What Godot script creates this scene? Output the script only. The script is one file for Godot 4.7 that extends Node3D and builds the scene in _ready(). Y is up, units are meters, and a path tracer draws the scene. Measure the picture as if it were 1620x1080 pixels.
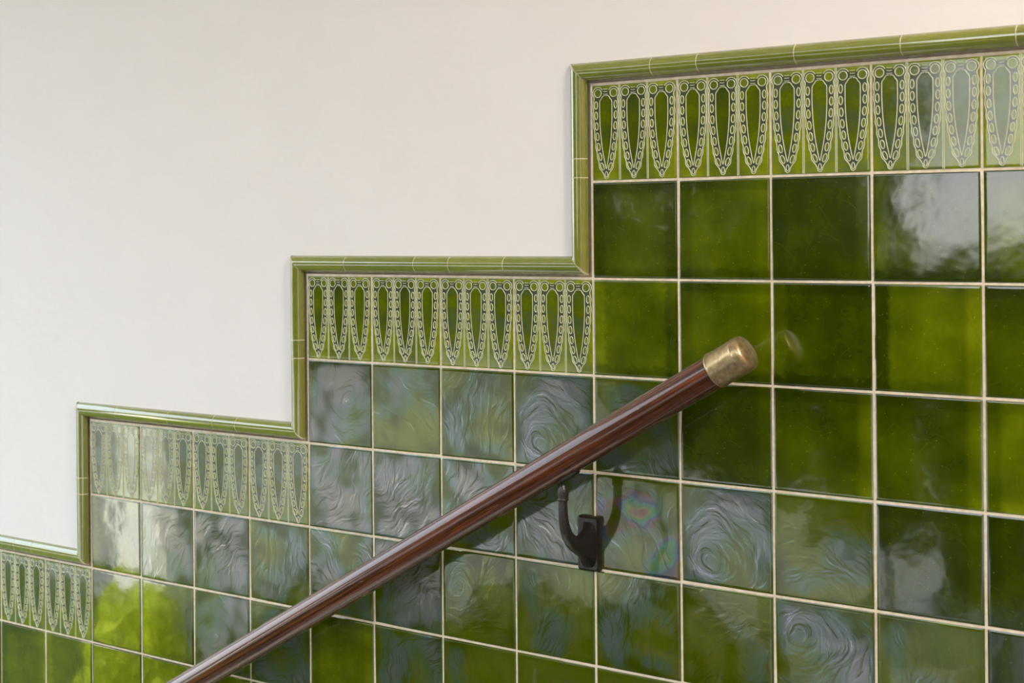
extends Node3D

# A stairway wall of green glazed tiles with a stepped border, white plaster above and a wooden handrail.
# x runs along the wall (to the right), y up, z out of the wall towards the photographer. One tile pitch is S.

const S := 0.1542          # tile pitch
const TILE := 0.1502       # tile face
const SLAB := 0.0075       # tile thickness
const MR := 0.0148         # radius of the half-round capping
const MG := 0.0064         # gap between the tile line and the capping

var rng := RandomNumberGenerator.new()
var mat := {}

# ---------------------------------------------------------------- mesh helper
class Shape:
	var v := PackedVector3Array()
	var n := PackedVector3Array()
	var uv := PackedVector2Array()
	var idx := PackedInt32Array()
	func vert(p: Vector3, nn: Vector3, t := Vector2.ZERO) -> int:
		v.push_back(p)
		n.push_back(nn.normalized())
		uv.push_back(t)
		return v.size() - 1
	func tri(a: int, b: int, c: int) -> void:
		var g := (v[b] - v[a]).cross(v[c] - v[a])
		if g.dot(n[a] + n[b] + n[c]) > 0.0:
			idx.append_array(PackedInt32Array([a, c, b]))
		else:
			idx.append_array(PackedInt32Array([a, b, c]))
	func quad(a: int, b: int, c: int, d: int) -> void:
		tri(a, b, c)
		tri(a, c, d)
	func flat(a: Vector3, b: Vector3, c: Vector3, d: Vector3, nn: Vector3, k := 1.0) -> void:
		var ux := (b - a).length() * k
		var uy := (d - a).length() * k
		quad(vert(a, nn), vert(b, nn, Vector2(ux, 0)), vert(c, nn, Vector2(ux, uy)), vert(d, nn, Vector2(0, uy)))
	func box(lo: Vector3, hi: Vector3) -> void:
		var c := []
		for i in 8:
			c.append(Vector3(hi.x if i & 1 else lo.x, hi.y if i & 2 else lo.y, hi.z if i & 4 else lo.z))
		flat(c[0], c[1], c[3], c[2], Vector3(0, 0, -1))
		flat(c[4], c[5], c[7], c[6], Vector3(0, 0, 1))
		flat(c[0], c[2], c[6], c[4], Vector3(-1, 0, 0))
		flat(c[1], c[3], c[7], c[5], Vector3(1, 0, 0))
		flat(c[0], c[1], c[5], c[4], Vector3(0, -1, 0))
		flat(c[2], c[3], c[7], c[6], Vector3(0, 1, 0))
	# a round (or rounded-square) bar through rings: each ring = [centre, axis_a, axis_b] with half sizes in the axes
	func bar(rings: Array, sides: int, power := 2.0, caps := true) -> void:
		var first := v.size()
		for k in rings.size():
			var r: Array = rings[k]
			for i in sides + 1:
				var a := TAU * i / sides
				var ca := cos(a)
				var sa := sin(a)
				var x: float = signf(ca) * pow(absf(ca), 2.0 / power)
				var y: float = signf(sa) * pow(absf(sa), 2.0 / power)
				var A: Vector3 = r[1]
				var B: Vector3 = r[2]
				var nx: float = signf(ca) * pow(absf(ca), 2.0 - 2.0 / power)
				var ny: float = signf(sa) * pow(absf(sa), 2.0 - 2.0 / power)
				vert(r[0] + A * x + B * y, A.normalized() * nx / maxf(A.length(), 1e-5) + B.normalized() * ny / maxf(B.length(), 1e-5), Vector2(float(i) / sides, float(k) / maxf(1, rings.size() - 1)))
		for k in rings.size() - 1:
			for i in sides:
				var a := first + k * (sides + 1) + i
				var b := a + sides + 1
				quad(a, a + 1, b + 1, b)
		if caps:
			for e in [0, rings.size() - 1]:
				var o: Vector3 = rings[e][0]
				var other: Vector3 = rings[1][0] if e == 0 else rings[rings.size() - 2][0]
				var nn := (o - other).normalized()
				var m := vert(o, nn)
				var ring := []
				for i in sides + 1:
					ring.append(vert(v[first + e * (sides + 1) + i], nn))
				for i in sides:
					tri(m, ring[i], ring[i + 1])
	# turned solid: profile of Vector2(radius, along) round +x
	func lathe(profile: Array, sides: int) -> void:
		var first := v.size()
		for k in profile.size():
			var q: Vector2 = profile[k]
			var t: Vector2 = profile[mini(k + 1, profile.size() - 1)] - profile[maxi(k - 1, 0)]
			t = t.normalized()
			for i in sides + 1:
				var a := TAU * i / sides
				vert(Vector3(q.y, cos(a) * q.x, sin(a) * q.x), Vector3(-t.x, cos(a) * t.y, sin(a) * t.y), Vector2(float(i) / sides, q.y))
		for k in profile.size() - 1:
			for i in sides:
				var a := first + k * (sides + 1) + i
				var b := a + sides + 1
				quad(a, a + 1, b + 1, b)
	# a half-round ridge along a line in the plane z = z0
	func ridge(pts: PackedVector2Array, closed: bool, w: float, h: float, z0 := 0.0) -> void:
		var first := v.size()
		var m := pts.size()
		var sec := [[-1.0, -0.25], [-0.8, 0.55], [0.0, 1.0], [0.8, 0.55], [1.0, -0.25]]
		var nor := [[-1.0, 0.25], [-0.75, 0.66], [0.0, 1.0], [0.75, 0.66], [1.0, 0.25]]
		for k in m:
			var a: Vector2 = pts[(k - 1 + m) % m] if closed else pts[maxi(k - 1, 0)]
			var b: Vector2 = pts[(k + 1) % m] if closed else pts[mini(k + 1, m - 1)]
			var t := (b - a).normalized()
			var s := Vector2(-t.y, t.x)
			for i in 5:
				var q: Vector2 = pts[k] + s * w * sec[i][0]
				vert(Vector3(q.x, q.y, z0 + h * sec[i][1]), Vector3(s.x * nor[i][0], s.y * nor[i][0], nor[i][1]), Vector2(q.x, q.y) * 6.0)
		for k in (m if closed else m - 1):
			for i in 4:
				var a := first + k * 5 + i
				var b := first + ((k + 1) % m) * 5 + i
				quad(a, a + 1, b + 1, b)
	func mesh() -> ArrayMesh:
		var arr := []
		arr.resize(Mesh.ARRAY_MAX)
		arr[Mesh.ARRAY_VERTEX] = v
		arr[Mesh.ARRAY_NORMAL] = n
		arr[Mesh.ARRAY_TEX_UV] = uv
		arr[Mesh.ARRAY_INDEX] = idx
		var m := ArrayMesh.new()
		m.add_surface_from_arrays(Mesh.PRIMITIVE_TRIANGLES, arr)
		return m

# ---------------------------------------------------------------- node helpers
func obj(called: String, m: Mesh, material: Material, parent: Node3D) -> MeshInstance3D:
	var o := MeshInstance3D.new()
	o.name = called
	o.mesh = m
	o.material_override = material
	o.cast_shadow = GeometryInstance3D.SHADOW_CASTING_SETTING_ON
	parent.add_child(o, true)
	return o

func base(called: String, at := Vector3.ZERO, parent: Node3D = self) -> Node3D:
	var o := Node3D.new()
	o.name = called
	parent.add_child(o, true)
	o.position = at
	return o

func tag(o: Node, label: String, category := "", group := "", kind := "") -> void:
	if label: o.set_meta("label", label)
	if category: o.set_meta("category", category)
	if group: o.set_meta("group", group)
	if kind: o.set_meta("kind", kind)

func lin(r: float, g: float, b: float) -> Color:
	return Color(r, g, b).linear_to_srgb()

func plain(c: Color, rough: float, spec := 0.5) -> StandardMaterial3D:
	var m := StandardMaterial3D.new()
	m.albedo_color = c
	m.roughness = rough
	m.metallic_specular = spec
	return m

func noise_bytes(size: int, freq: float, sd: int, octaves := 3, kind := FastNoiseLite.TYPE_SIMPLEX_SMOOTH) -> PackedByteArray:
	var f := FastNoiseLite.new()
	f.seed = sd
	f.noise_type = kind
	f.frequency = freq
	f.fractal_octaves = octaves
	var im := f.get_image(size, size, false, false, true)
	im.convert(Image.FORMAT_L8)
	return im.get_data()

func picture(size: int, bytes: PackedByteArray) -> ImageTexture:
	return ImageTexture.create_from_image(Image.create_from_data(size, size, false, Image.FORMAT_RGB8, bytes))

func b8(x: float) -> int:
	return clampi(int(x * 255.0 + 0.5), 0, 255)

func s8(x: float) -> int:    # linear to an sRGB byte
	x = clampf(x, 0.0, 1.0)
	return clampi(int((12.92 * x if x < 0.0031308 else 1.055 * pow(x, 0.41667) - 0.055) * 255.0 + 0.5), 0, 255)

# colour of the bottle-green glaze over a pale body, by thickness
func glaze(t: float) -> Vector3:
	return Vector3(0.76 * exp(-1.47 * t), 0.74 * exp(-1.28 * t), 0.4 * exp(-4.6 * t))

# ---------------------------------------------------------------- camera, sky, sun
func set_view() -> void:
	var cam := Camera3D.new()
	cam.name = "camera"
	add_child(cam)
	var near := 0.05
	var f := 2268.41          # focal length in pixels of the 1620 x 1080 frame
	cam.keep_aspect = Camera3D.KEEP_HEIGHT
	var lens := CameraAttributesPhysical.new()
	lens.frustum_focal_length = 50.4
	lens.frustum_near = near
	lens.frustum_far = 400.0
	lens.frustum_focus_distance = 2.35
	lens.exposure_aperture = 6.3
	cam.attributes = lens
	cam.set_frustum(near * 1080.0 / f, Vector2(0, -near * (540.0 - 368.69) / f), near, 400.0)
	cam.transform = Transform3D(Basis(Vector3.UP, 0.610285) * Basis(Vector3.BACK, -0.0086), Vector3(1.82048, 0.07373, 1.94425))
	cam.current = true

	var env := Environment.new()
	env.background_mode = Environment.BG_SKY
	var sky := Sky.new()
	var sm := ProceduralSkyMaterial.new()
	sm.sky_top_color = Color(0.80, 0.86, 0.94)
	sm.sky_horizon_color = Color(0.95, 0.95, 0.95)
	sm.sky_curve = 0.2
	sm.ground_horizon_color = Color(0.8, 0.8, 0.78)
	sm.ground_bottom_color = Color(0.5, 0.5, 0.48)
	sm.sky_energy_multiplier = 1.0
	sm.sun_angle_max = 0.5
	sky.sky_material = sm
	env.sky = sky
	env.background_energy_multiplier = 5.6
	env.tonemap_mode = Environment.TONE_MAPPER_LINEAR
	env.tonemap_exposure = 0.99
	env.sdfgi_enabled = true
	env.ssao_enabled = true
	env.ssil_enabled = true
	var we := WorldEnvironment.new()
	we.name = "environment"
	we.environment = env
	add_child(we)

	var sun := DirectionalLight3D.new()
	sun.name = "sun"
	sun.light_color = Color(1.0, 0.97, 0.92)
	sun.light_energy = 9.5
	sun.light_angular_distance = 0.6
	sun.shadow_enabled = true
	add_child(sun)
	sun.look_at_from_position(Vector3(-2.5, 5.5, -5.2), Vector3.ZERO)

# ---------------------------------------------------------------- materials
const TS := 256

# clean glaze: pooled bands along some edges, faint runs and cloud
func glaze_texture(sd: int, mean: float, edges: Array, cloud: float) -> ImageTexture:
	var r := RandomNumberGenerator.new()
	r.seed = sd
	var a := noise_bytes(TS, 0.006, sd, 2)
	var b := noise_bytes(TS, 0.035, sd + 7, 3)
	var c := noise_bytes(TS, 0.22, sd + 13, 2)
	var out := PackedByteArray()
	out.resize(TS * TS * 3)
	for y in TS:
		for x in TS:
			var i := y * TS + x
			var wob := (b[i] / 255.0 - 0.5) * 0.05
			var t := mean + (a[i] / 255.0 - 0.5) * cloud + (b[i] / 255.0 - 0.5) * 0.16 + (c[i] / 255.0 - 0.5) * 0.07
			var fx := float(x) / TS + wob
			var fy := float(y) / TS + wob
			# left, right, top, bottom bands of thicker or thinner glaze
			t += edges[0] * smoothstep(0.17, 0.10, fx) + edges[1] * smoothstep(0.82, 0.90, fx)
			t += edges[2] * smoothstep(0.14, 0.07, fy) + edges[3] * smoothstep(0.86, 0.94, fy)
			var q := glaze(t)
			out[i * 3] = s8(q.x)
			out[i * 3 + 1] = s8(q.y)
			out[i * 3 + 2] = s8(q.z)
	# pinholes and hair scratches
	for k in 26:
		var px := r.randi_range(3, TS - 4)
		var py := r.randi_range(3, TS - 4)
		for d in [[0, 0], [1, 0], [0, 1]]:
			var i2: int = ((py + d[1]) * TS + px + d[0]) * 3
			for ch in 3:
				out[i2 + ch] = mini(255, out[i2 + ch] + [70, 70, 50][ch])
	for k in 9:
		var p := Vector2(r.randf() * TS, r.randf() * TS)
		var dir := Vector2.from_angle(r.randf() * TAU)
		var bend := r.randf_range(-0.02, 0.02)
		for s in r.randi_range(20, 90):
			p += dir
			dir = dir.rotated(bend)
			if p.x < 1 or p.y < 1 or p.x > TS - 2 or p.y > TS - 2:
				break
			var i3 := (int(p.y) * TS + int(p.x)) * 3
			for ch in 3:
				out[i3 + ch] = mini(255, out[i3 + ch] + 14)
	return picture(TS, out)

# interference colours of the film left on the glaze by wiping, by film thickness 0..1
func film_color(t: float) -> Vector3:
	var stops := [Vector3(0.13, 0.17, 0.012), Vector3(0.27, 0.25, 0.045), Vector3(0.15, 0.26, 0.19), Vector3(0.22, 0.29, 0.34), Vector3(0.38, 0.36, 0.43), Vector3(0.46, 0.41, 0.39)]
	var k := clampf(t, 0.0, 0.999) * 5.0
	var i := int(k)
	return stops[i].lerp(stops[i + 1], k - i)

func rainbow(t: float) -> Vector3:
	var h := fposmod(t * 3.0, 1.0)
	var c := Color.from_hsv(fposmod(0.95 - h, 1.0), 0.55, 0.62).srgb_to_linear()
	return Vector3(c.r, c.g, c.b)

# returns [colour, pack]; pack: R clearcoat, G roughness, B metallic
func film_textures(sd: int, mean: float, thick: float, spread: float, amount: float, strokes: int, iris := 0.0) -> Array:
	var r := RandomNumberGenerator.new()
	r.seed = sd * 131 + 5
	var a := noise_bytes(TS, 0.0045, sd + 31, 1)
	var b := noise_bytes(TS, 0.008, sd + 37, 2)
	var c := noise_bytes(TS, 0.11, sd + 41, 2)
	var line := PackedFloat32Array()
	line.resize(TS * TS)
	# wipe marks: short arcs that follow a few swirls of the cloth
	var swirls := []
	for f in r.randi_range(2, 4):
		swirls.append([Vector2(r.randf_range(-0.35, 1.35), r.randf_range(-0.35, 1.35)) * TS, r.randf_range(-0.6, 1.0)])
	var drift := Vector2.from_angle(r.randf() * TAU) * 0.004
	var stray := FastNoiseLite.new()
	stray.seed = sd
	stray.frequency = 0.012
	for k in strokes * 3:
		var turn := r.randfn(0.0, 0.16)
		var p := Vector2(r.randf(), r.randf()) * TS
		var mark := r.randf_range(-1.0, 0.7)
		var count := r.randi_range(22, 75)
		for st in count:
			var flow := drift
			for w in swirls:
				var d: Vector2 = p - w[0]
				flow += Vector2(-d.y, d.x) * w[1] / (d.length_squared() + 3500.0)
			p += flow.normalized().rotated(turn + stray.get_noise_2d(p.x, p.y) * 1.1) * 1.3
			var x := int(p.x)
			var y := int(p.y)
			if x < 1 or y < 1 or x > TS - 3 or y > TS - 3:
				break
			var q := float(st) / count
			var w2 := mark * minf(1.0, 4.0 * minf(q, 1.0 - q) + 0.1) * 0.62
			var wide := 2 if k % 9 == 0 else 1
			for dy in range(-wide, wide + 1):
				for dx in range(-wide, wide + 1):
					var xx := x + dx
					var yy := y + dy
					if xx >= 0 and yy >= 0 and xx < TS and yy < TS:
						line[yy * TS + xx] += w2 * (1.0 - 0.42 * sqrt(dx * dx + dy * dy) / wide) * (0.42 if wide == 2 else 0.6)
	var col := PackedByteArray()
	var pk := PackedByteArray()
	col.resize(TS * TS * 3)
	pk.resize(TS * TS * 3)
	for y in TS:
		for x in TS:
			var i := y * TS + x
			var n0 := a[i] / 255.0
			var n1 := b[i] / 255.0
			var n2 := c[i] / 255.0
			var l := clampf(line[i], -1.3, 1.3)
			var e := minf(minf(x, TS - 1 - x), minf(y, TS - 1 - y)) / float(TS)
			var cover := smoothstep(0.14, 0.82, n1 + l * 0.16 + minf(e * 2.0, 0.3) - 0.05) * amount
			cover = clampf(cover + l * 0.3 * minf(1.0, cover * 3.0), 0.0, 1.0)
			var th := thick + (n0 - 0.5) * spread * 2.0 + (n1 - 0.5) * spread + l * 0.22 - smoothstep(0.10, 0.0, e) * 0.25
			var g := glaze(mean + (n0 - 0.5) * 0.5 + (n2 - 0.5) * 0.1)
			var fc := film_color(th)
			if iris > 0.0:
				fc = fc.lerp(rainbow(th * 0.5 + n1 * 0.25), iris * smoothstep(0.35, 0.6, n0))
			var q := g.lerp(fc * 0.9, clampf(cover * (0.33 + 0.36 * l), 0.0, 0.85))
			col[i * 3] = s8(q.x)
			col[i * 3 + 1] = s8(q.y)
			col[i * 3 + 2] = s8(q.z)
			pk[i * 3] = b8(0.30 + 0.35 * cover + 0.6 * l * cover)
			pk[i * 3 + 1] = b8(0.05 + 0.10 * cover - 0.06 * l * cover + (n2 - 0.5) * 0.05)
			pk[i * 3 + 2] = b8(cover * clampf(0.40 + 0.48 * l, 0.02, 0.9))
	return [picture(TS, col), picture(TS, pk)]

func tile_material(tex: Texture2D, pack: Texture2D, tint := Color.WHITE) -> StandardMaterial3D:
	var m := StandardMaterial3D.new()
	m.albedo_color = tint
	m.albedo_texture = tex
	m.metallic_specular = 0.42 if pack else 0.6
	m.clearcoat_enabled = true
	m.clearcoat_roughness = 0.02
	m.texture_repeat = false
	if pack:
		m.roughness = 1.0
		m.roughness_texture = pack
		m.roughness_texture_channel = BaseMaterial3D.TEXTURE_CHANNEL_GREEN
		m.metallic = 1.0
		m.metallic_texture = pack
		m.metallic_texture_channel = BaseMaterial3D.TEXTURE_CHANNEL_BLUE
		m.clearcoat = 1.0
		m.clearcoat_texture = pack
	else:
		m.roughness = 0.07
		m.clearcoat = 0.35
	m.heightmap_enabled = true
	m.heightmap_scale = 0.005
	m.heightmap_texture = mat.ripple
	return m

func make_materials() -> void:
	# soft waviness of the glaze surface
	var rip := noise_bytes(256, 0.02, 77, 2)
	var rb := PackedByteArray()
	rb.resize(256 * 256 * 3)
	for i in 256 * 256:
		rb[i * 3] = rip[i]
		rb[i * 3 + 1] = rip[i]
		rb[i * 3 + 2] = rip[i]
	mat.ripple = picture(256, rb)

	mat.clean = []
	var specs := [
		[1.85, [0.25, 0.30, 0.35, 0.10], 0.45],
		[1.70, [0.20, -0.20, 0.30, 0.25], 0.50],
		[1.95, [0.10, -0.35, 0.25, -0.15], 0.55],
		[1.55, [0.75, -0.35, 0.12, 0.15], 0.50],
		[2.05, [-0.30, 0.10, 0.30, 0.40], 0.60],
		[1.65, [-0.25, 0.30, -0.10, 0.30], 0.60],
		[2.15, [0.20, -0.25, 0.20, 0.10], 0.50],
		[1.45, [0.30, -0.20, 0.25, -0.20], 0.45],
	]
	for k in specs.size():
		mat.clean.append(tile_material(glaze_texture(100 + k * 17, specs[k][0], specs[k][1], specs[k][2]), null))
	mat.film = []
	# mean glaze, film thickness (0 gold .. 1 silver), spread, amount, wipe marks, rainbow
	var films := [
		[2.00, 0.70, 0.30, 0.95, 40, 0.0],     # 0 grey, soft
		[1.75, 0.35, 0.35, 0.85, 40, 0.0],     # 1 olive with grey rim
		[1.95, 0.38, 0.22, 0.95, 190, 0.0],    # 2 swirled olive and teal
		[2.05, 0.52, 0.20, 1.00, 190, 0.0],    # 3 teal blue strokes
		[2.05, 0.74, 0.20, 0.95, 170, 0.0],    # 4 silver strokes
		[2.05, 0.50, 0.28, 0.75, 120, 0.0],    # 5 teal patches
		[1.90, 0.20, 0.18, 0.90, 230, 0.0],    # 6 gold scribble
		[2.10, 0.48, 0.30, 0.80, 90, 0.85],   # 7 rainbow
		[2.05, 0.62, 0.25, 0.85, 140, 0.0],    # 8 blue grey
		[1.90, 0.28, 0.30, 0.70, 130, 0.0],    # 9 olive and green
		[2.00, 0.80, 0.30, 0.95, 70, 0.0],    # 10 grey and lavender, soft
		[1.95, 0.60, 0.35, 1.00, 150, 0.0],   # 11 grey with teal strokes
	]
	for k in films.size():
		var q: Array = films[k]
		var t := film_textures(300 + k * 29, q[0], q[1], q[2], q[3], q[4], q[5])
		mat.film.append(tile_material(t[0], t[1]))

	# plaster
	var pl := plain(Color.WHITE, 0.75, 0.3)
	var pn := NoiseTexture2D.new()
	pn.width = 512
	pn.height = 512
	pn.seamless = true
	var f1 := FastNoiseLite.new()
	f1.seed = 4
	f1.frequency = 0.012
	f1.fractal_octaves = 4
	pn.noise = f1
	pn.color_ramp = ramp(lin(0.795, 0.745, 0.708), lin(0.815, 0.765, 0.728))
	pl.albedo_texture = pn
	pl.uv1_triplanar = true
	pl.uv1_scale = Vector3.ONE * 0.9
	pl.heightmap_enabled = true
	pl.heightmap_scale = 0.06
	pl.heightmap_texture = grain(512, 0.06, 9)
	mat.plaster = pl
	# grout
	var gr := plain(Color.WHITE, 0.85, 0.3)
	var gn := NoiseTexture2D.new()
	gn.width = 512
	gn.height = 512
	gn.seamless = true
	var f2 := FastNoiseLite.new()
	f2.seed = 14
	f2.frequency = 0.05
	gn.noise = f2
	gn.color_ramp = ramp(lin(0.64, 0.50, 0.33), lin(0.82, 0.73, 0.58))
	gr.albedo_texture = gn
	gr.uv1_triplanar = true
	gr.uv1_scale = Vector3.ONE * 2.5
	mat.grout = gr
	# capping glaze
	mat.cap = []
	for k in 3:
		var m := plain(Color.WHITE, 0.07, 0.66)
		var nt := NoiseTexture2D.new()
		nt.width = 256
		nt.height = 256
		nt.seamless = true
		var f3 := FastNoiseLite.new()
		f3.seed = 50 + k
		f3.frequency = 0.02
		nt.noise = f3
		var lo := glaze(1.00 + 0.05 * k)
		var hi := glaze(0.90 + 0.05 * k)
		nt.color_ramp = ramp(lin(lo.x * 1.02, lo.y * 0.95, 0.02), lin(hi.x * 1.02, hi.y * 0.95, 0.03))
		m.albedo_texture = nt
		m.uv1_scale = Vector3(6.0, 3.0, 1.0)
		m.clearcoat_enabled = true
		m.clearcoat = 1.0
		m.clearcoat_roughness = 0.03
		mat.cap.append(m)
	# relief of the border tiles: the thin glaze of the ridges is pale
	var rd := plain(lin(0.56, 0.58, 0.34), 0.10, 0.66)
	rd.clearcoat_enabled = true
	rd.clearcoat = 1.0
	rd.clearcoat_roughness = 0.04
	mat.ridge = rd
	# metals and wood
	var iron := plain(Color.WHITE, 0.32, 0.6)
	var inz := NoiseTexture2D.new()
	inz.width = 256
	inz.height = 256
	inz.seamless = true
	var f4 := FastNoiseLite.new()
	f4.seed = 8
	f4.frequency = 0.06
	inz.noise = f4
	inz.color_ramp = ramp(lin(0.010, 0.009, 0.009), lin(0.052, 0.042, 0.036))
	iron.albedo_texture = inz
	iron.uv1_triplanar = true
	iron.uv1_scale = Vector3.ONE * 14.0
	iron.metallic = 0.25
	iron.heightmap_enabled = true
	iron.heightmap_scale = 0.05
	iron.heightmap_texture = grain(256, 0.12, 19)
	mat.iron = iron
	var br := plain(Color.WHITE, 0.30, 0.5)
	var bn := NoiseTexture2D.new()
	bn.width = 256
	bn.height = 256
	bn.seamless = true
	var f5 := FastNoiseLite.new()
	f5.seed = 28
	f5.frequency = 0.03
	bn.noise = f5
	bn.color_ramp = ramp(lin(0.30, 0.20, 0.09), lin(0.66, 0.52, 0.30))
	br.albedo_texture = bn
	br.uv1_triplanar = true
	br.uv1_scale = Vector3.ONE * 11.0
	br.metallic = 0.8
	mat.brass = br
	mat.wood = wood_material()

func ramp(a: Color, b: Color) -> Gradient:
	var g := Gradient.new()
	g.set_color(0, a)
	g.set_color(1, b)
	return g

func grain(size: int, freq: float, sd: int) -> NoiseTexture2D:
	var t := NoiseTexture2D.new()
	t.width = size
	t.height = size
	t.seamless = true
	var f := FastNoiseLite.new()
	f.seed = sd
	f.frequency = freq
	f.fractal_octaves = 3
	t.noise = f
	return t

# varnished mahogany: grain along the rail, dents and pale chips in the varnish. u runs round the rail, v along it
func wood_material() -> StandardMaterial3D:
	var w := 256
	var h := 2048
	var r := RandomNumberGenerator.new()
	r.seed = 91
	var f := FastNoiseLite.new()
	f.seed = 6
	f.frequency = 1.0
	f.fractal_octaves = 2
	var col := PackedByteArray()
	var rgh := PackedByteArray()
	col.resize(w * h * 3)
	rgh.resize(w * h * 3)
	for y in h:
		for x in w:
			var an := TAU * x / w
			var cx := cos(an)
			var sx := sin(an)
			var g := f.get_noise_3d(cx * 5.0, sx * 5.0, y * 0.0035) * 0.5 + 0.5
			var fine := f.get_noise_3d(cx * 22.0 + 9.0, sx * 22.0, y * 0.012) * 0.5 + 0.5
			var t := clampf(g * 0.75 + fine * 0.5 - 0.15, 0.0, 1.0)
			var q := Vector3(0.022, 0.006, 0.003).lerp(Vector3(0.27, 0.068, 0.018), t * t)
			var i := (y * w + x) * 3
			col[i] = s8(q.x)
			col[i + 1] = s8(q.y)
			col[i + 2] = s8(q.z)
			var ro := b8(0.20 + 0.14 * fine)
			rgh[i] = ro
			rgh[i + 1] = ro
			rgh[i + 2] = ro
	for k in 210:      # chips and scuffs
		var px := r.randi_range(2, w - 3)
		var py := r.randi_range(4, h - 5)
		var pale := Vector3(0.42, 0.31, 0.22) if r.randf() < 0.55 else Vector3(0.012, 0.008, 0.006)
		var long := r.randi_range(2, 22) if r.randf() < 0.5 else r.randi_range(1, 5)
		var dir := Vector2.from_angle(r.randf() * PI)
		for s in long:
			var x2 := clampi(px + int(dir.x * s * 0.35), 0, w - 1)
			var y2 := clampi(py + int(dir.y * s * 2.0), 0, h - 1)
			var i2 := (y2 * w + x2) * 3
			col[i2] = s8(pale.x)
			col[i2 + 1] = s8(pale.y)
			col[i2 + 2] = s8(pale.z)
			rgh[i2] = 150
			rgh[i2 + 1] = 150
			rgh[i2 + 2] = 150
	var m := StandardMaterial3D.new()
	m.albedo_texture = ImageTexture.create_from_image(Image.create_from_data(w, h, false, Image.FORMAT_RGB8, col))
	m.roughness = 1.0
	m.roughness_texture = ImageTexture.create_from_image(Image.create_from_data(w, h, false, Image.FORMAT_RGB8, rgh))
	m.roughness_texture_channel = BaseMaterial3D.TEXTURE_CHANNEL_GREEN
	m.metallic_specular = 0.3
	m.clearcoat_enabled = true
	m.clearcoat = 0.75
	m.clearcoat_roughness = 0.05
	return m

# ---------------------------------------------------------------- tiles
# one glazed tile: domed face with its own slow warp, rounded arrises, sides
func tile_mesh(sd: int, warp: float) -> ArrayMesh:
	var r := RandomNumberGenerator.new()
	r.seed = sd
	var f := FastNoiseLite.new()
	f.seed = sd
	f.frequency = 9.0
	f.fractal_octaves = 2
	var bow_x := r.randf_range(-0.2, 1.0) * warp
	var bow_y := r.randf_range(-0.2, 1.0) * warp
	var hh := TILE / 2.0
	var cut := [-1.0, -0.985, -0.965, -0.93, -0.86, -0.72, -0.56, -0.4, -0.24, -0.08, 0.08, 0.24, 0.4, 0.56, 0.72, 0.86, 0.93, 0.965, 0.985, 1.0]
	var H := func(x: float, y: float) -> float:
		var e := minf(hh - absf(x), hh - absf(y))
		var z := -bow_x * x * x / (hh * hh) - bow_y * y * y / (hh * hh) + f.get_noise_2d(x, y) * warp * 0.7
		var k := clampf(1.0 - e / 0.0022, 0.0, 1.0)
		return z - 0.0008 * k * k
	var s := Shape.new()
	var c := cut.size()
	for j in c:
		for i in c:
			var x: float = cut[i] * hh
			var y: float = cut[j] * hh
			var d := 0.0012
			var x1 := clampf(x, -hh + d, hh - d)
			var y1 := clampf(y, -hh + d, hh - d)
			var nx: float = -(H.call(x1 + d, y1) - H.call(x1 - d, y1)) / (2.0 * d)
			var ny: float = -(H.call(x1, y1 + d) - H.call(x1, y1 - d)) / (2.0 * d)
			s.vert(Vector3(x, y, H.call(x, y)), Vector3(nx, ny, 1.0), Vector2(cut[i] * 0.5 + 0.5, 0.5 - cut[j] * 0.5))
	for j in c - 1:
		for i in c - 1:
			var a := j * c + i
			s.quad(a, a + 1, a + c + 1, a + c)
	# sides
	for e in 4:
		for i in c - 1:
			var p0: Vector3
			var p1: Vector3
			var nn: Vector3
			match e:
				0:
					p0 = s.v[i]; p1 = s.v[i + 1]; nn = Vector3(0, -1, 0)
				1:
					p0 = s.v[(c - 1) * c + i]; p1 = s.v[(c - 1) * c + i + 1]; nn = Vector3(0, 1, 0)
				2:
					p0 = s.v[i * c]; p1 = s.v[(i + 1) * c]; nn = Vector3(-1, 0, 0)
				3:
					p0 = s.v[i * c + c - 1]; p1 = s.v[(i + 1) * c + c - 1]; nn = Vector3(1, 0, 0)
			s.quad(s.vert(p0, nn), s.vert(p1, nn), s.vert(Vector3(p1.x, p1.y, -SLAB), nn), s.vert(Vector3(p0.x, p0.y, -SLAB), nn))
	return s.mesh()

# the moulded drop: two rings, a chain of beads down each side and one at the tip. x from the middle of the cell, y down from the top of the tile
const RING := Vector2(0.0144, 0.0125)
const BEADS := [Vector2(0.0180, 0.0312), Vector2(0.0180, 0.0477), Vector2(0.0172, 0.0645), Vector2(0.0158, 0.0810), Vector2(0.0138, 0.0972), Vector2(0.0110, 0.1129), Vector2(0.0074, 0.1285)]
const TIP := Vector2(0.0, 0.1410)

func smooth_line(p: PackedVector2Array, per: int) -> PackedVector2Array:
	var out := PackedVector2Array()
	for i in p.size() - 1:
		var a := p[maxi(i - 1, 0)]
		var d := p[mini(i + 2, p.size() - 1)]
		for k in per:
			out.append(p[i].cubic_interpolate(p[i + 1], a, d, float(k) / per))
	out.append(p[p.size() - 1])
	return out

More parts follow.
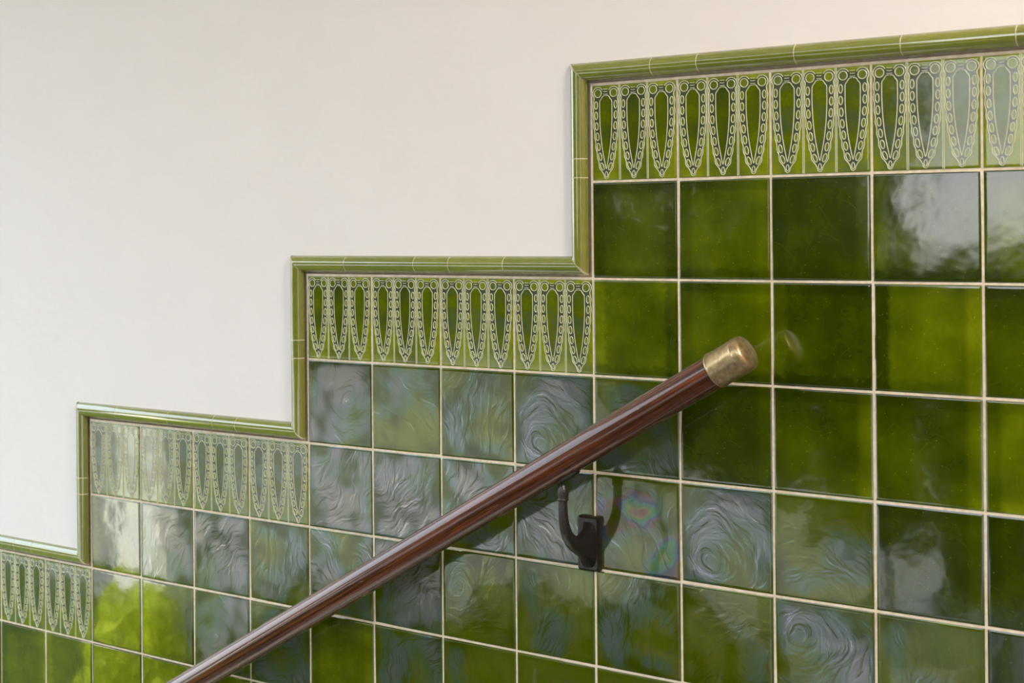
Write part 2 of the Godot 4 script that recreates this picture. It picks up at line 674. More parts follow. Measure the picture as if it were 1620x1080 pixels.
func outer_half() -> PackedVector2Array:     # for x > 0, from the bars over the ring and down to the tip
	var p := PackedVector2Array()
	for k in 9:
		var a := deg_to_rad(lerpf(-150.0, 40.0, k / 8.0))
		p.append(RING + Vector2(cos(a), sin(a)) * 0.0096)
	p.append(Vector2(0.0218, 0.0232))
	for i in BEADS.size():
		var b: Vector2 = BEADS[i]
		var prev: Vector2 = BEADS[maxi(i - 1, 0)]
		var nxt: Vector2 = BEADS[i + 1] if i < 6 else TIP
		var t := (nxt - prev).normalized() if i > 0 else Vector2(0, 1)
		var s := Vector2(t.y, -t.x)
		p.append(b + s * 0.0055)
		p.append((b + nxt) * 0.5 + s * 0.0043)
	p.append(TIP + Vector2(0.0044, 0.0005))
	p.append(TIP + Vector2(0.0030, 0.0052))
	p.append(TIP + Vector2(0.0, 0.0071))
	return smooth_line(p, 3)

func inner_half() -> PackedVector2Array:
	var p := PackedVector2Array([Vector2(0.0006, 0.0165), Vector2(0.0048, 0.0170), Vector2(0.0080, 0.0212), Vector2(0.0110, 0.0255), Vector2(0.0113, 0.0330), Vector2(0.0113, 0.0500), Vector2(0.0106, 0.0660), Vector2(0.0092, 0.0830), Vector2(0.0070, 0.1000), Vector2(0.0042, 0.1150), Vector2(0.0012, 0.1290), Vector2(0.0, 0.1325)])
	return smooth_line(p, 4)

func flip(p: PackedVector2Array, sx: float) -> PackedVector2Array:
	var out := PackedVector2Array()
	for q in p:
		out.append(Vector2(q.x * sx, -q.y))
	return out

func oval(c: Vector2, rx: float, ry: float, turn: float, count: int) -> PackedVector2Array:
	var out := PackedVector2Array()
	for k in count:
		var a := TAU * k / count
		out.append(c + Vector2(cos(a) * rx, sin(a) * ry).rotated(turn))
	return out

func drop_mesh() -> ArrayMesh:
	var s := Shape.new()
	var w := 0.00075
	var h := 0.0012
	for sx in [1.0, -1.0]:
		s.ridge(flip(outer_half(), sx), false, w, h)
		s.ridge(flip(inner_half(), sx), false, w * 0.9, h)
		s.ridge(oval(Vector2(RING.x * sx, -RING.y), 0.0064, 0.0064, 0.0, 20), true, w, h)
		for i in BEADS.size():
			var b: Vector2 = BEADS[i]
			var nxt: Vector2 = BEADS[i + 1] if i < 6 else TIP
			var prev: Vector2 = BEADS[maxi(i - 1, 0)]
			var t := nxt - prev
			var turn := atan2(t.x, t.y)
			s.ridge(oval(Vector2(b.x * sx, -b.y), 0.0029, 0.0062, turn * sx, 14), true, w * 0.9, h)
	s.ridge(oval(Vector2(0, -TIP.y), 0.0022, 0.0046, 0.0, 14), true, w * 0.9, h)
	for k in 3:
		var y := -0.0058 - 0.0041 * k
		s.ridge(PackedVector2Array([Vector2(-0.0040, y), Vector2(-0.0014, y - 0.0004), Vector2(0.0014, y - 0.0004), Vector2(0.0040, y)]), false, w * 0.8, h)
	return s.mesh()

func divider_mesh() -> ArrayMesh:
	var s := Shape.new()
	for sx in [-1.0, 1.0]:
		s.ridge(PackedVector2Array([Vector2(0.0011 * sx, -0.0005), Vector2(0.0011 * sx, -TILE * 0.5), Vector2(0.0011 * sx, -TILE + 0.0005)]), false, 0.0006, 0.0010)
	return s.mesh()

# glaze of the border tile: thin and yellow-green on the ground, pooled dark grey between the two outlines of each drop
func frieze_texture(sd: int, mean: float, film: float) -> Array:
	var n := 384
	var a := noise_bytes(n, 0.006, sd, 2)
	var b := noise_bytes(n, 0.05, sd + 3, 3)
	var out_line := outer_half()
	var in_line := inner_half()
	var poly := PackedVector2Array()
	for q in out_line:
		poly.append(q)
	for k in range(out_line.size() - 1, -1, -1):
		poly.append(Vector2(-out_line[k].x, out_line[k].y))
	var hole := PackedVector2Array()
	for q in in_line:
		hole.append(q)
	for k in range(in_line.size() - 1, -1, -1):
		hole.append(Vector2(-in_line[k].x, in_line[k].y))
	# one cell mask, reused three times
	var cw := n / 3
	var mask := PackedFloat32Array()
	mask.resize(cw * n)
	var hol := PackedFloat32Array()
	hol.resize(cw * n)
	for y in n:
		for x in cw:
			var p := Vector2((x + 0.5 - cw * 0.5) / cw * TILE / 3.0, (y + 0.5) / n * TILE)
			var m := 0.0
			if Geometry2D.is_point_in_polygon(p, poly) and not Geometry2D.is_point_in_polygon(p, hole):
				m = 1.0
				var ap := Vector2(absf(p.x), p.y)
				if ap.distance_to(RING) < 0.0064:
					m = 0.25
				for q in BEADS:
					var d: Vector2 = ap - q
					if absf(d.x) < 0.0030 and absf(d.y) < 0.0062 and (d.x * d.x) / 9e-6 + (d.y * d.y) / 3.8e-5 < 1.0:
						m = 0.2
			mask[y * cw + x] = m
			hol[y * cw + x] = 1.0 if Geometry2D.is_point_in_polygon(p, hole) else 0.0
	var out := PackedByteArray()
	var pk := PackedByteArray()
	out.resize(n * n * 3)
	pk.resize(n * n * 3)
	var r := RandomNumberGenerator.new()
	r.seed = sd
	var cell := [r.randf_range(-0.25, 0.35), r.randf_range(-0.25, 0.35), r.randf_range(-0.25, 0.35)]
	for y in n:
		for x in n:
			var i := y * n + x
			var m := mask[y * cw + (x % cw)]
			var t: float = mean + (a[i] / 255.0 - 0.5) * 0.5 + (b[i] / 255.0 - 0.5) * 0.2 + cell[mini(x / cw, 2)] * 0.4
			t += 0.40 if hol[y * cw + (x % cw)] > 0.5 else -0.16
			var q := glaze(t).lerp(Vector3(0.050, 0.058, 0.040), m * 0.9)
			var fm := film * smoothstep(0.35, 0.65, a[i] / 255.0 + (b[i] / 255.0 - 0.5) * 0.4)
			q = q.lerp(film_color(0.15 + 0.6 * b[i] / 255.0), fm * 0.45)
			out[i * 3] = s8(q.x)
			out[i * 3 + 1] = s8(q.y)
			out[i * 3 + 2] = s8(q.z)
			pk[i * 3] = b8(0.4 + 0.4 * fm)
			pk[i * 3 + 1] = b8(0.07 + 0.05 * b[i] / 255.0)
			pk[i * 3 + 2] = b8(0.35 * fm)
	return [picture(n, out), picture(n, pk)]

# ---------------------------------------------------------------- the wall
func top_row(i: int) -> int:
	if i >= 4: return -2
	if i >= 0: return 0
	if i >= -4: return 2
	if i >= -8: return 4
	return 6

func make_wall() -> void:
	var wall := base("wall_back")
	tag(wall, "white plastered stair wall with a stepped dado of green glazed tiles", "", "", "structure")
	var left := -12
	var right := 12
	var foot := 7            # rows down to the stairs
	var x0 := left * S
	var x1 := right * S

	# white plaster above the stepped line, 12 cm thick, in blocks that meet behind the capping
	var pl := Shape.new()
	var mid := MG + MR
	var steps := [[-12, -8, 6], [-8, -4, 4], [-4, 0, 2], [0, 4, 0], [4, 12, -2]]
	var line := PackedVector2Array()
	for st in steps:
		var xa: float = st[0] * S - (mid if st[0] > left else 0.0)
		var xb: float = st[1] * S - (mid if st[1] < right else 0.0)
		line.append(Vector2(xa, -st[2] * S + mid))
		line.append(Vector2(xb, -st[2] * S + mid))
	var top := 1.75
	for k in range(0, line.size(), 2):
		pl.box(Vector3(line[k].x - (0.9 if k == 0 else 0.0), line[k].y, -0.12), Vector3(line[k + 1].x + (1.5 if k == line.size() - 2 else 0.0), top, 0.0015))
	obj("plaster", pl.mesh(), mat.plaster, wall)

	# mortar bed: shows as the joints
	var gb := Shape.new()
	for k in 5:
		var st: Array = steps[k]
		var xa: float = st[0] * S - (mid if st[0] > left else 0.02)
		var xb: float = st[1] * S - (mid if st[1] < right else -1.5)
		gb.box(Vector3(xa, -(foot + (3 if k < 2 else 0)) * S - 0.02, -0.12), Vector3(xb, -st[2] * S + mid, -0.0105))
		var fa: float = st[0] * S - (0.0023 if st[0] > left else 0.02)
		var fb: float = st[1] * S - (0.0023 if st[1] < right else -1.5)
		gb.box(Vector3(fa, -(foot + (3 if k < 2 else 0)) * S - 0.02, -0.02), Vector3(fb, -st[2] * S + 0.0023, -0.0014))
	var joints := [[4, [4.746, 5.263, 6.287, 7.311, 8.324, 9.34, 10.35]], [0, [0.664, 1.696, 2.183, 2.924]], [-4, [-3.387, -2.38, -1.545, -1.144]], [-8, [-7.4, -6.9, -5.936, -5.573, -5.175]], [-12, [-11.1, -10.2, -9.1]]]
	var rises := [[4, -2, 0, [-1.24, -1.045]], [0, 0, 2, [0.775, 0.99]], [-4, 2, 4, [2.78, 3.0]], [-8, 4, 6, [4.8, 5.0]]]

	# capping: half-round pieces, mitred at the corners
	var ends := {4: 12.0, 0: 4.0, -4: 0.0, -8: -4.0, -12: -8.0}
	for jn in joints:
		var u0: float = jn[0]
		var stop: float = ends[jn[0]]
		var marks: Array = [u0] + jn[1] + [stop]
		var y: float = -top_row(jn[0]) * S
		for k in marks.size() - 1:
			var a: float = marks[k] * S
			var b: float = marks[k + 1] * S
			var m0 := k == 0 and u0 > -12
			var m1: bool = k == marks.size() - 2 and stop < 12
			if m0: a = u0 * S - MG
			if m1: b = stop * S - MG
			var o := obj("capping_tile", cap_mesh(a, b, y, m0, m1, false), mat.cap[(k * 2 + absi(int(u0))) % 3], wall)
			o.rotation = Vector3.ZERO
			if k > 0:
				joint_ring(gb, a, y, false)
			if m1 or m0:
				joint_mitre(gb, a if m0 else b, y + MG)
	for rs in rises:
		var x: float = rs[0] * S
		var marks: Array = [rs[1]] + rs[3] + [rs[2]]
		for k in marks.size() - 1:
			var a: float = -marks[k] * S
			var b: float = -marks[k + 1] * S
			var m0 := k == 0
			var m1 := k == marks.size() - 2
			if m0: a += MG
			if m1: b += MG
			obj("capping_tile", cap_mesh(a, b, x, m0, m1, true), mat.cap[(k + absi(int(rs[0])) + 1) % 3], wall)
			if k > 0:
				joint_ring(gb, a, x, true)
	obj("grout", gb.mesh(), mat.grout, wall)

	# tiles
	var shapes := []
	for k in 9:
		shapes.append(tile_mesh(500 + k, 0.00018 + 0.00005 * (k % 3)))
	var flat_tile := tile_mesh(77, 0.00008)
	var drop := drop_mesh()
	var div := divider_mesh()
	var friezes := []
	for k in 5:
		var t := frieze_texture(700 + k * 11, [1.25, 1.45, 1.35, 1.15, 1.5][k], [0.05, 0.25, 0.4, 0.2, 0.45][k])
		friezes.append(tile_material(t[0], t[1]))
	# which glaze each tile of the photograph wears: c = clean, f = with a wiped film; rows by column
	var wear := {}
	var W := [
		[4, -1, "c0"], [5, -1, "c1"], [6, -1, "c6"], [7, -1, "c4"], [8, -1, "c1"],
		[4, 0, "c5"], [5, 0, "c1"], [6, 0, "c4"], [7, 0, "c3"], [8, 0, "c2"],
		[4, 1, "f5"], [5, 1, "c6"], [6, 1, "c2"], [7, 1, "c2"], [8, 1, "c7"],
		[0, 1, "f0"], [1, 1, "f1"], [2, 1, "f2"], [3, 1, "f3"],
		[0, 2, "f10"], [1, 2, "f4"], [2, 2, "f11"], [3, 2, "f8"], [4, 2, "f7"], [5, 2, "f3"], [6, 2, "f9"], [7, 2, "c6"], [8, 2, "c6"],
		[-4, 3, "c5"], [-3, 3, "f10"], [-2, 3, "f4"], [-1, 3, "f2"], [0, 3, "f11"], [1, 3, "f4"], [2, 3, "f6"], [3, 3, "f9"], [4, 3, "f2"], [5, 3, "f6"], [6, 3, "f3"], [7, 3, "f9"], [8, 3, "c6"],
		[-4, 4, "c1"], [-3, 4, "c5"], [-2, 4, "f0"], [-1, 4, "f5"], [0, 4, "c1"], [1, 4, "f5"], [2, 4, "f9"], [3, 4, "f9"], [4, 4, "f9"], [5, 4, "f6"], [6, 4, "f5"], [7, 4, "f5"],
		[-6, 5, "c1"], [-5, 5, "c5"], [-4, 5, "c0"], [-3, 5, "c1"], [-2, 5, "c5"],
	]
	for q in W:
		wear[Vector2i(q[0], q[1])] = q[2]
	rng.seed = 2024
	for i in range(left, right):
		for j in range(top_row(i), foot + (3 if i < -4 else 0)):
			var pos := Vector3((i + 0.5) * S, -(j + 0.5) * S, 0.0)
			var tilt := Vector3(rng.randfn(0.0, 0.30), rng.randfn(0.0, 0.30), 0.0)
			tilt = tilt.clamp(Vector3(-0.5, -0.5, 0), Vector3(0.5, 0.5, 0))
			var pick := rng.randi()
			if j == top_row(i):
				var ft := obj("frieze_tile", flat_tile, friezes[[0, 0, 3, 3, 1, 1, 2, 2, 4, 4, 2, 4][(i + 12) % 12] if i < 4 else [0, 0, 3, 1, 3, 0, 1, 3][(i - 4) % 8]], wall)
				ft.position = pos
				ft.rotation_degrees = tilt * 0.6
				for k in 3:
					var d := obj("drop_ornament", drop, mat.ridge, ft)
					d.position = Vector3((k - 1) * TILE / 3.0, TILE / 2.0, 0.0)
				for k in 2:
					var dv := obj("divider", div, mat.ridge, ft)
					dv.position = Vector3((k - 0.5) * TILE / 3.0, TILE / 2.0, 0.0)
				continue
			var key := Vector2i(i, j)
			var code: String = wear.get(key, "c%d" % (pick % 8) if (pick / 8) % 3 > 0 else "f%d" % [5, 9, 8][(pick / 64) % 3])
			var n := int(code.substr(1))
			var t := obj("tile", shapes[(pick / 16) % shapes.size()], mat.clean[n] if code[0] == "c" else mat.film[n], wall)
			t.position = pos
			t.rotation_degrees = tilt
			if code[0] == "f" or not wear.has(key):
				t.rotation_degrees.z = 90.0 * ((pick / 256) % 4)

func cap_profile(k: int, n: int) -> Vector3:     # (across, out, angle)
	var a := PI * k / n
	return Vector3(MR - MR * cos(a), MR * sin(a) + 0.0005, a)

# from a to b along x (or along y if upright), across from the tile line at c
func cap_mesh(a: float, b: float, c: float, mitre_a: bool, mitre_b: bool, upright: bool) -> ArrayMesh:
	var s := Shape.new()
	var n := 16
	var gap := 0.0007
	var cuts := 5
	var sg := signf(b - a)
	var first := s.v.size()
	for q in cuts + 1:
		for k in n + 1:
			var pr := cap_profile(k, n)
			var ax := a + gap * sg
			var bx := b - gap * sg
			# mitred ends: the far side of the section reaches further out at the corner
			if upright:
				if mitre_a: ax = a + pr.x - gap
				if mitre_b: bx = b + pr.x + gap
			else:
				if mitre_a: ax = a - pr.x + gap
				if mitre_b: bx = b - pr.x - gap
			var along := lerpf(ax, bx, float(q) / cuts)
			var p := Vector3(c - MG - pr.x, along, pr.y) if upright else Vector3(along, c + MG + pr.x, pr.y)
			var across := -cos(pr.z)
			var nn := Vector3(-across, 0, sin(pr.z)) if upright else Vector3(0, across, sin(pr.z))
			s.vert(p, nn, Vector2(along, pr.x * 2.0))
	for q in cuts:
		for k in n:
			var i := first + q * (n + 1) + k
			s.quad(i, i + 1, i + n + 2, i + n + 1)
	# end faces
	for e in [0, cuts]:
		var d := (-sg if e == 0 else sg)
		var nn := Vector3(0, d, 0) if upright else Vector3(d, 0, 0)
		var ids := []
		for k in n + 1:
			ids.append(s.vert(s.v[first + e * (n + 1) + k], nn))
		for k in range(1, n):
			s.tri(ids[0], ids[k], ids[k + 1])
	return s.mesh()

func joint_ring(s: Shape, at: float, c: float, upright: bool) -> void:
	var n := 12
	var first := s.v.size()
	for q in 2:
		for k in n + 1:
			var pr := cap_profile(k, n)
			var x := MR + (pr.x - MR) * 0.985
			var z := pr.y * 0.985
			var along := at + (q - 0.5) * 0.0022
			var p := Vector3(c - MG - x, along, z) if upright else Vector3(along, c + MG + x, z)
			var across := -cos(pr.z)
			s.vert(p, Vector3(-across, 0, sin(pr.z)) if upright else Vector3(0, across, sin(pr.z)))
	for k in n:
		s.quad(first + k, first + k + 1, first + n + 2 + k, first + n + 1 + k)

func joint_mitre(s: Shape, x: float, y: float) -> void:
	var n := 12
	var first := s.v.size()
	for q in 2:
		for k in n + 1:
			var pr := cap_profile(k, n)
			var w := MR + (pr.x - MR) * 0.985
			var o := (q - 0.5) * 0.0024
			s.vert(Vector3(x - w + o, y + w + o, pr.y * 0.985), Vector3(cos(pr.z), -cos(pr.z), 1.4 * sin(pr.z)))
	for k in n:
		s.quad(first + k, first + k + 1, first + n + 2 + k, first + n + 1 + k)

# ---------------------------------------------------------------- handrail
func make_handrail() -> void:
	var dir := Vector3(0.864567, 0.502517, 0).normalized()
	var foot := Vector3(0.8735, -0.1272, 0.081)         # where the wood enters the brass cap
	var hr := base("handrail", foot)
	hr.rotation.z = atan2(dir.y, dir.x)
	tag(hr, "dark red-brown wooden handrail with brass end cap on a black iron bracket", "handrail")
	# wooden rod, slightly uneven, along -x of the handrail
	var rod := Shape.new()
	var f := FastNoiseLite.new()
	f.seed = 3
	f.frequency = 1.0
	var rings := 90
	var sides := 36
	var long := 2.05
	for k in rings + 1:
		var q := float(k) / rings
		var x := 0.004 - long * q
		for i in sides + 1:
			var a := TAU * i / sides
			var rr := 0.0250 + 0.00035 * f.get_noise_3d(cos(a) * 0.8, sin(a) * 0.8, x * 9.0)
			rod.vert(Vector3(x, cos(a) * rr, sin(a) * rr), Vector3(0, cos(a), sin(a)), Vector2(float(i) / sides, q))
	for k in rings:
		for i in sides:
			var a := k * (sides + 1) + i
			rod.quad(a, a + 1, a + sides + 2, a + sides + 1)
	obj("wooden_rod", rod.mesh(), mat.wood, hr)
	# brass cap
	var cap := Shape.new()
	cap.lathe([Vector2(0.0246, -0.001), Vector2(0.0268, -0.0008), Vector2(0.0274, 0.0004), Vector2(0.0274, 0.0022), Vector2(0.0268, 0.0032), Vector2(0.0266, 0.020), Vector2(0.0266, 0.0440), Vector2(0.0271, 0.0448), Vector2(0.0271, 0.0466), Vector2(0.0264, 0.0476), Vector2(0.0262, 0.0540)], 48)
	var c0 := obj("brass_cap", cap.mesh(), mat.brass, hr)
	tag(c0, "aged brass ferrule with a domed end")
	var dome := Shape.new()
	var prof := []
	for k in 9:
		var a := deg_to_rad(lerpf(0.0, 90.0, k / 8.0))
		prof.append(Vector2(0.0192 + 0.0072 * cos(a), 0.0538 + 0.0066 * sin(a)))
	for k in range(1, 7):
		prof.append(Vector2(0.0192 * (1.0 - k / 6.0), 0.0604 + 0.0026 * (1.0 - pow(1.0 - k / 6.0, 2.0))))
	dome.lathe(prof, 48)
	obj("domed_end", dome.mesh(), mat.brass, c0)

	# iron bracket, upright in the world: stand it on the wall and turn it back against the rail's slope
	var bk := base("bracket", Vector3.ZERO, hr)
	bk.transform = hr.transform.affine_inverse() * Transform3D(Basis(), Vector3(0.609, -0.421, 0.0))
	var plate := Shape.new()
	var pw := 0.0205
	var ph := 0.0435
	var ch := 0.0035
	plate.bar([[Vector3(0, 0, -0.001), Vector3(pw, 0, 0), Vector3(0, ph, 0)], [Vector3(0, 0, 0.0062), Vector3(pw, 0, 0), Vector3(0, ph, 0)], [Vector3(0, 0, 0.0066), Vector3(pw - 0.0004, 0, 0), Vector3(0, ph - 0.0004, 0)], [Vector3(0, 0, 0.0092), Vector3(pw - ch, 0, 0), Vector3(0, ph - ch, 0)]], 48, 16.0)
	obj("wall_plate", plate.mesh(), mat.iron, bk)
	var arm := Shape.new()
	# [z, y, half width across x, half depth in the plane, direction of the path in degrees from +z]
	var path := [[0.0070, 0.000, 0.0182, 0.0405, 0.0], [0.0100, 0.000, 0.0164, 0.0360, 2.0], [0.0145, 0.000, 0.0142, 0.0292, 4.0], [0.0205, 0.000, 0.0122, 0.0232, 6.0], [0.0285, 0.001, 0.0106, 0.0182, 10.0], [0.0380, 0.0030, 0.0095, 0.0146, 16.0], [0.0490, 0.0075, 0.0087, 0.0120, 26.0], [0.0595, 0.0140, 0.0081, 0.0101, 40.0], [0.0680, 0.0230, 0.0077, 0.0089, 55.0], [0.0742, 0.0340, 0.0073, 0.0080, 68.0], [0.0782, 0.0465, 0.0069, 0.0073, 78.0], [0.0802, 0.0600, 0.0065, 0.0068, 85.0], [0.0808, 0.0740, 0.0063, 0.0065, 90.0], [0.0808, 0.0880, 0.0063, 0.0065, 90.0]]
	var rs := []
	for q in path:
		var an := deg_to_rad(q[4])
		rs.append([Vector3(0, q[1], q[0]), Vector3(q[2], 0, 0), Vector3(0, cos(an), -sin(an)) * q[3]])
	arm.bar(rs, 24, 3.0)
	obj("arm", arm.mesh(), mat.iron, bk)
	var col := Shape.new()
	col.lathe([Vector2(0.0, 0.0), Vector2(0.0080, 0.0), Vector2(0.0092, 0.0008), Vector2(0.0092, 0.0026), Vector2(0.0082, 0.0036), Vector2(0.0090, 0.0080), Vector2(0.0091, 0.0140), Vector2(0.0084, 0.0195), Vector2(0.0062, 0.0225), Vector2(0.0050, 0.0270), Vector2(0.0, 0.0272)], 24)
	var cl := obj("collar", col.mesh(), mat.iron, bk)
	cl.position = Vector3(0, 0.0800, 0.0808)
	cl.rotation.z = PI / 2
	# saddle under the rail, following its slope
	var sd := Shape.new()
	var ang := atan2(dir.y, dir.x)
	var ax := Vector3(cos(ang), sin(ang), 0)
	var up := Vector3(-sin(ang), cos(ang), 0)
	var mid := Vector3(0.609, -0.1272 - (0.8735 - 0.609) * 0.58124, 0.081) - Vector3(0.609, -0.421, 0.0)
	var sr := []
	for q in [[-0.019, 0.003], [-0.017, 0.0050], [-0.008, 0.0066], [0.008, 0.0066], [0.017, 0.0050], [0.019, 0.003]]:
		sr.append([mid + ax * q[0] - up * 0.0248, Vector3(0, 0, 1) * q[1] * 1.5, up * q[1] * 0.55])
	sd.bar(sr, 16, 3.0)
	obj("saddle", sd.mesh(), mat.iron, bk)

# ---------------------------------------------------------------- around the wall
func make_shell() -> void:
	var stone := plain(lin(0.15, 0.145, 0.14), 0.7, 0.4)
	var cs := Shape.new()
	cs.box(Vector3(-3.0, 1.75, -0.3), Vector3(3.45, 1.95, 4.1))
	var ce := obj("ceiling", cs.mesh(), mat.plaster, self)
	tag(ce, "white porch ceiling over the stairs", "", "", "structure")
	var ws := Shape.new()
	ws.box(Vector3(3.34, -2.7, -0.12), Vector3(3.5, 1.75, 4.1))
	var we := obj("wall_right", ws.mesh(), plain(lin(0.42, 0.30, 0.22), 0.7, 0.4), self)
	tag(we, "warm brown end wall beyond the landing", "", "", "structure")
	var fl := base("floor")
	tag(fl, "grey stone stairs and landing along the tiled wall", "", "", "structure")
	var ld := Shape.new()
	ld.box(Vector3(1.0, -2.7, 0.0), Vector3(3.34, -1.12, 2.9))
	obj("landing", ld.mesh(), stone, fl)
	for k in 9:
		var st := Shape.new()
		var x := 1.0 - 0.29 * k
		st.box(Vector3(x - 0.29, -2.7, 0.0), Vector3(x, -1.12 - 0.1685 * (k + 1), 1.25))
		obj("step", st.mesh(), stone, fl)
	var gs := Shape.new()
	gs.box(Vector3(-60, -2.9, -4), Vector3(60, -2.7, 90))
	var g := obj("pavement", gs.mesh(), plain(lin(0.18, 0.182, 0.196), 0.8, 0.4), self)
	tag(g, "pale paved street beyond the lawn", "", "", "structure")
	var ls := Shape.new()
	ls.box(Vector3(-30, -2.7, -4), Vector3(30, -2.68, 5.5))
	var lw := obj("lawn", ls.mesh(), plain(lin(0.022, 0.036, 0.008), 0.9, 0.3), self)
	tag(lw, "dark green lawn between the stairs and the street", "", "", "structure")

# added unseen lamp under the porch ceiling, to brighten the wall at right
func make_added_lamp() -> void:
	var at := Vector3(2.75, 1.52, 1.1)
	var t := base("added_lamp", at)
	tag(t, "added round opal lamp out of view above the landing, brightening the upper right wall", "lamp")
	var g := SphereMesh.new()
	g.radius = 0.11
	g.height = 0.22
	g.radial_segments = 32
	g.rings = 16
	var gm := plain(lin(0.9, 0.86, 0.78), 0.3, 0.5)
	gm.emission_enabled = true
	gm.emission = Color(1.0, 0.92, 0.8)
	gm.emission_energy_multiplier = 2.0
	obj("globe", g, gm, t)
	var b := Shape.new()
	b.lathe([Vector2(0.0, 0.09), Vector2(0.05, 0.09), Vector2(0.055, 0.12), Vector2(0.075, 0.21), Vector2(0.075, 0.229), Vector2(0.0, 0.23)], 32)
	var bo := obj("ceiling_plate", b.mesh(), mat.brass, t)
	bo.rotation.z = PI / 2
	var l := OmniLight3D.new()
	l.name = "added_lamp_light"
	l.light_color = Color(1.0, 0.965, 0.92)
	l.light_energy = 3.2
	l.light_size = 0.1
	l.omni_range = 12.0
	l.omni_attenuation = 2.0
	l.shadow_enabled = true
	t.add_child(l)

func leaf_cloud(sd: int, count: int, fill: Callable, size: float) -> ArrayMesh:
	var r := RandomNumberGenerator.new()
	r.seed = sd
	var s := Shape.new()
	for k in count:
		var p: Vector3 = fill.call(r)
		var a := Vector3(r.randfn(), r.randfn(), r.randfn()).normalized()
		var b := a.cross(Vector3(r.randfn(), r.randfn(), r.randfn())).normalized()
		var nn := a.cross(b)
		var l := size * r.randf_range(0.7, 1.3)
		var i0 := s.vert(p - a * l, nn)
		var i1 := s.vert(p + b * l * 0.45, nn)
		var i2 := s.vert(p + a * l, nn)
		var i3 := s.vert(p - b * l * 0.45, nn)
		s.quad(i0, i1, i2, i3)
	return s.mesh()

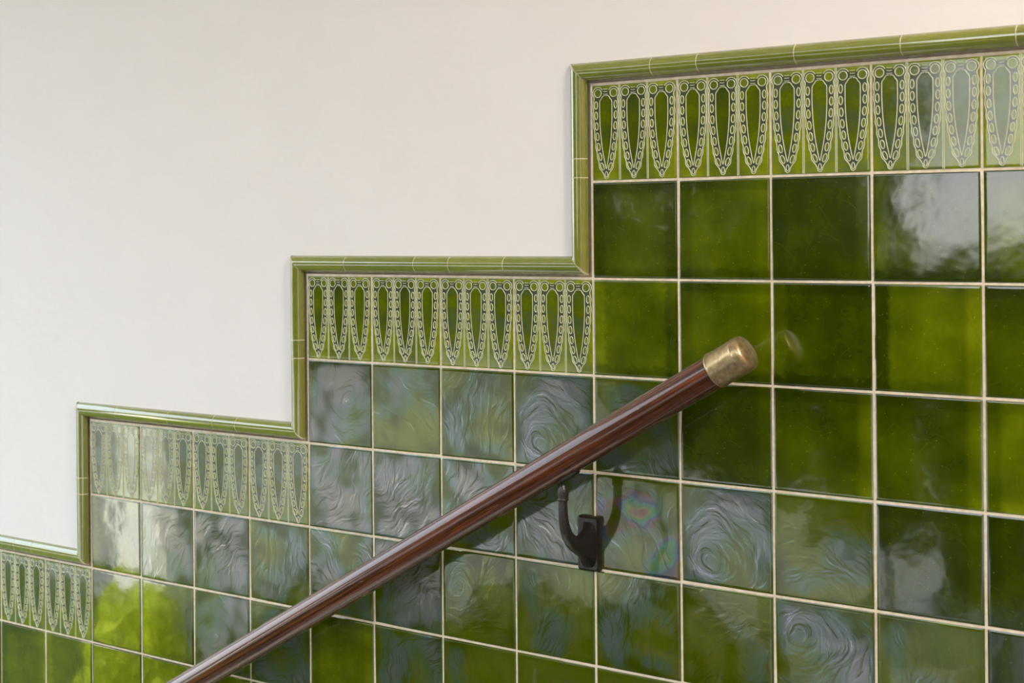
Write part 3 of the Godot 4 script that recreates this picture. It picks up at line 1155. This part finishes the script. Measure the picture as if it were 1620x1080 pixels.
func make_garden() -> void:
	var dark := plain(lin(0.016, 0.026, 0.006), 0.7, 0.3)
	var light := plain(lin(0.50, 0.56, 0.05), 0.6, 0.4)
	light.backlight_enabled = true
	light.backlight = Color(0.5, 0.6, 0.1)
	var bark := plain(lin(0.035, 0.03, 0.024), 0.9, 0.3)
	# row of clipped trees: [x, z, crown centre y, crown half width, half height, trunk radius]
	var trees := [[-2.62, 5.9, -0.80, 0.31, 0.66, 0.035], [-1.92, 5.9, -0.75, 0.31, 0.80, 0.045], [-1.22, 5.9, -0.85, 0.29, 0.85, 0.04], [-0.52, 5.9, -1.05, 0.285, 0.95, 0.045], [0.18, 5.9, -1.15, 0.285, 0.95, 0.04], [0.88, 5.9, -1.1, 0.31, 0.9, 0.04]]
	for k in trees.size():
		var q: Array = trees[k]
		var t := base("clipped_tree", Vector3(q[0], -2.7, q[1]))
		tag(t, "dark clipped tree on a bare trunk, mirrored in the glossy green tiles", "tree", "clipped trees facing the stairs")
		var tr := Shape.new()
		var rr: float = q[5]
		tr.bar([[Vector3(0, 0, 0), Vector3(rr * 1.3, 0, 0), Vector3(0, 0, rr * 1.3)], [Vector3(0.02, 0.8, 0), Vector3(rr, 0, 0), Vector3(0, 0, rr)], [Vector3(-0.02, 1.5, 0.02), Vector3(rr * 0.9, 0, 0), Vector3(0, 0, rr * 0.9)], [Vector3(0, q[2] + 2.7 + q[4] * 0.7, 0), Vector3(rr * 0.5, 0, 0), Vector3(0, 0, rr * 0.5)]], 10)
		obj("trunk", tr.mesh(), bark, t)
		var hw: float = q[3]
		var hh: float = q[4]
		var cy: float = q[2] + 2.7
		var fill := func(r: RandomNumberGenerator) -> Vector3:
			var d := Vector3(r.randf_range(-1, 1), r.randf_range(-1, 1), r.randf_range(-1, 1))
			var in_x := 1.0 - 0.25 * absf(d.y) ** 4
			return Vector3(d.x * hw * in_x, cy + d.y * hh + 0.05 * sin(d.x * 6.0 + cy * 40.0), d.z * hw * 0.8)
		var cr := obj("crown", leaf_cloud(40 + k, 3600, fill, 0.07), dark, t)
		cr.set_meta("kind", "stuff")
	# tall trees across the street
	var far := [[-35.2, 22.0, 2.9, 4.2], [-28.8, 22.0, 2.9, 4.6], [-22.4, 22.5, 2.9, 4.3], [-16.1, 23.0, 2.9, 4.8], [-9.9, 23.0, 2.85, 4.4], [-0.9, 23.0, 2.7, 4.2], [5.1, 23.0, 2.8, 4.6], [11.2, 23.0, 2.8, 4.4]]
	for k in far.size():
		var q: Array = far[k]
		var t := base("street_tree", Vector3(q[0], -2.7, q[1]))
		tag(t, "tall dark leafy tree across the street, mirrored in the upper tiles", "tree", "tall trees across the street")
		var tr := Shape.new()
		tr.bar([[Vector3(0, 0, 0), Vector3(0.2, 0, 0), Vector3(0, 0, 0.2)], [Vector3(0.05, 2.0, 0), Vector3(0.15, 0, 0), Vector3(0, 0, 0.15)], [Vector3(0, 5.0, 0.1), Vector3(0.08, 0, 0), Vector3(0, 0, 0.08)]], 10)
		obj("trunk", tr.mesh(), bark, t)
		var hw: float = q[2]
		var hh: float = q[3]
		var fill := func(r: RandomNumberGenerator) -> Vector3:
			var d := Vector3(r.randf_range(-1, 1), r.randf_range(-1, 1), r.randf_range(-1, 1))
			var in_x := 1.0 - 0.35 * maxf(0.0, d.y) ** 2
			return Vector3(d.x * hw * in_x, 0.3 + hh + d.y * hh + 0.4 * sin(d.x * 5.0 + hw * 9.0) * maxf(0.0, d.y), d.z * hw * 0.6)
		var cr := obj("crown", leaf_cloud(140 + k, 9000, fill, 0.24), dark, t)
		cr.set_meta("kind", "stuff")
	# dense hedge behind the pavement
	var lh := base("boundary_hedge", Vector3(-12.0, -2.7, 26.5))
	tag(lh, "long tall hedge closing the far side of the street", "hedge")
	var lf := func(r: RandomNumberGenerator) -> Vector3:
		var x := r.randf_range(-30.0, 27.0)
		var topy := 2.6 + 0.5 * sin(x * 0.9) + 0.3 * sin(x * 2.3 + 1.0)
		return Vector3(x, topy * pow(r.randf(), 0.6), r.randf_range(-0.5, 0.5))
	var ll := obj("foliage", leaf_cloud(171, 12000, lf, 0.30), dark, lh)
	ll.set_meta("kind", "stuff")
	# low hedge
	var hg := base("low_hedge", Vector3(-2.2, -2.7, 3.6))
	tag(hg, "low dark green hedge mirrored in the lower tiles", "hedge")
	var hf := func(r: RandomNumberGenerator) -> Vector3:
		var x := r.randf_range(-1.3, 1.3)
		var topy := 0.98 + 0.12 * sin(x * 3.1) + 0.10 * sin(x * 7.3 + 1.0) + 0.06 * sin(x * 17.0)
		return Vector3(x, topy * pow(r.randf(), 0.35), r.randf_range(-0.3, 0.3))
	var hl := obj("foliage", leaf_cloud(71, 5200, hf, 0.06), dark, hg)
	hl.set_meta("kind", "stuff")
	# sunlit shrub and white gate pillar
	var sh := base("sunlit_shrub", Vector3(-3.98, -2.7, 3.0))
	tag(sh, "bright yellow-green sunlit shrub at the foot of the white pillar", "shrub")
	var sf := func(r: RandomNumberGenerator) -> Vector3:
		var d := Vector3(r.randfn(), r.randfn(), r.randfn()).normalized() * pow(r.randf(), 0.3)
		return Vector3(d.x * 0.32, 0.52 + d.y * 0.52, d.z * 0.25)
	var sl := obj("foliage", leaf_cloud(81, 1800, sf, 0.05), light, sh)
	sl.set_meta("kind", "stuff")
	var pi := base("gate_pillar", Vector3(-4.66, -2.7, 3.8))
	tag(pi, "white painted gate pillar in the sun behind the bright shrub", "pillar")
	var ps := Shape.new()
	ps.box(Vector3(-0.22, 0, -0.2), Vector3(0.22, 2.5, 0.2))
	obj("shaft", ps.mesh(), plain(lin(0.86, 0.86, 0.84), 0.6, 0.4), pi)
	var pc := Shape.new()
	pc.box(Vector3(-0.27, 2.5, -0.25), Vector3(0.27, 2.6, 0.25))
	obj("coping", pc.mesh(), plain(lin(0.8, 0.8, 0.78), 0.6, 0.4), pi)

func _ready() -> void:
	set_view()
	make_materials()
	make_wall()
	make_handrail()
	make_shell()
	make_added_lamp()
	make_garden()
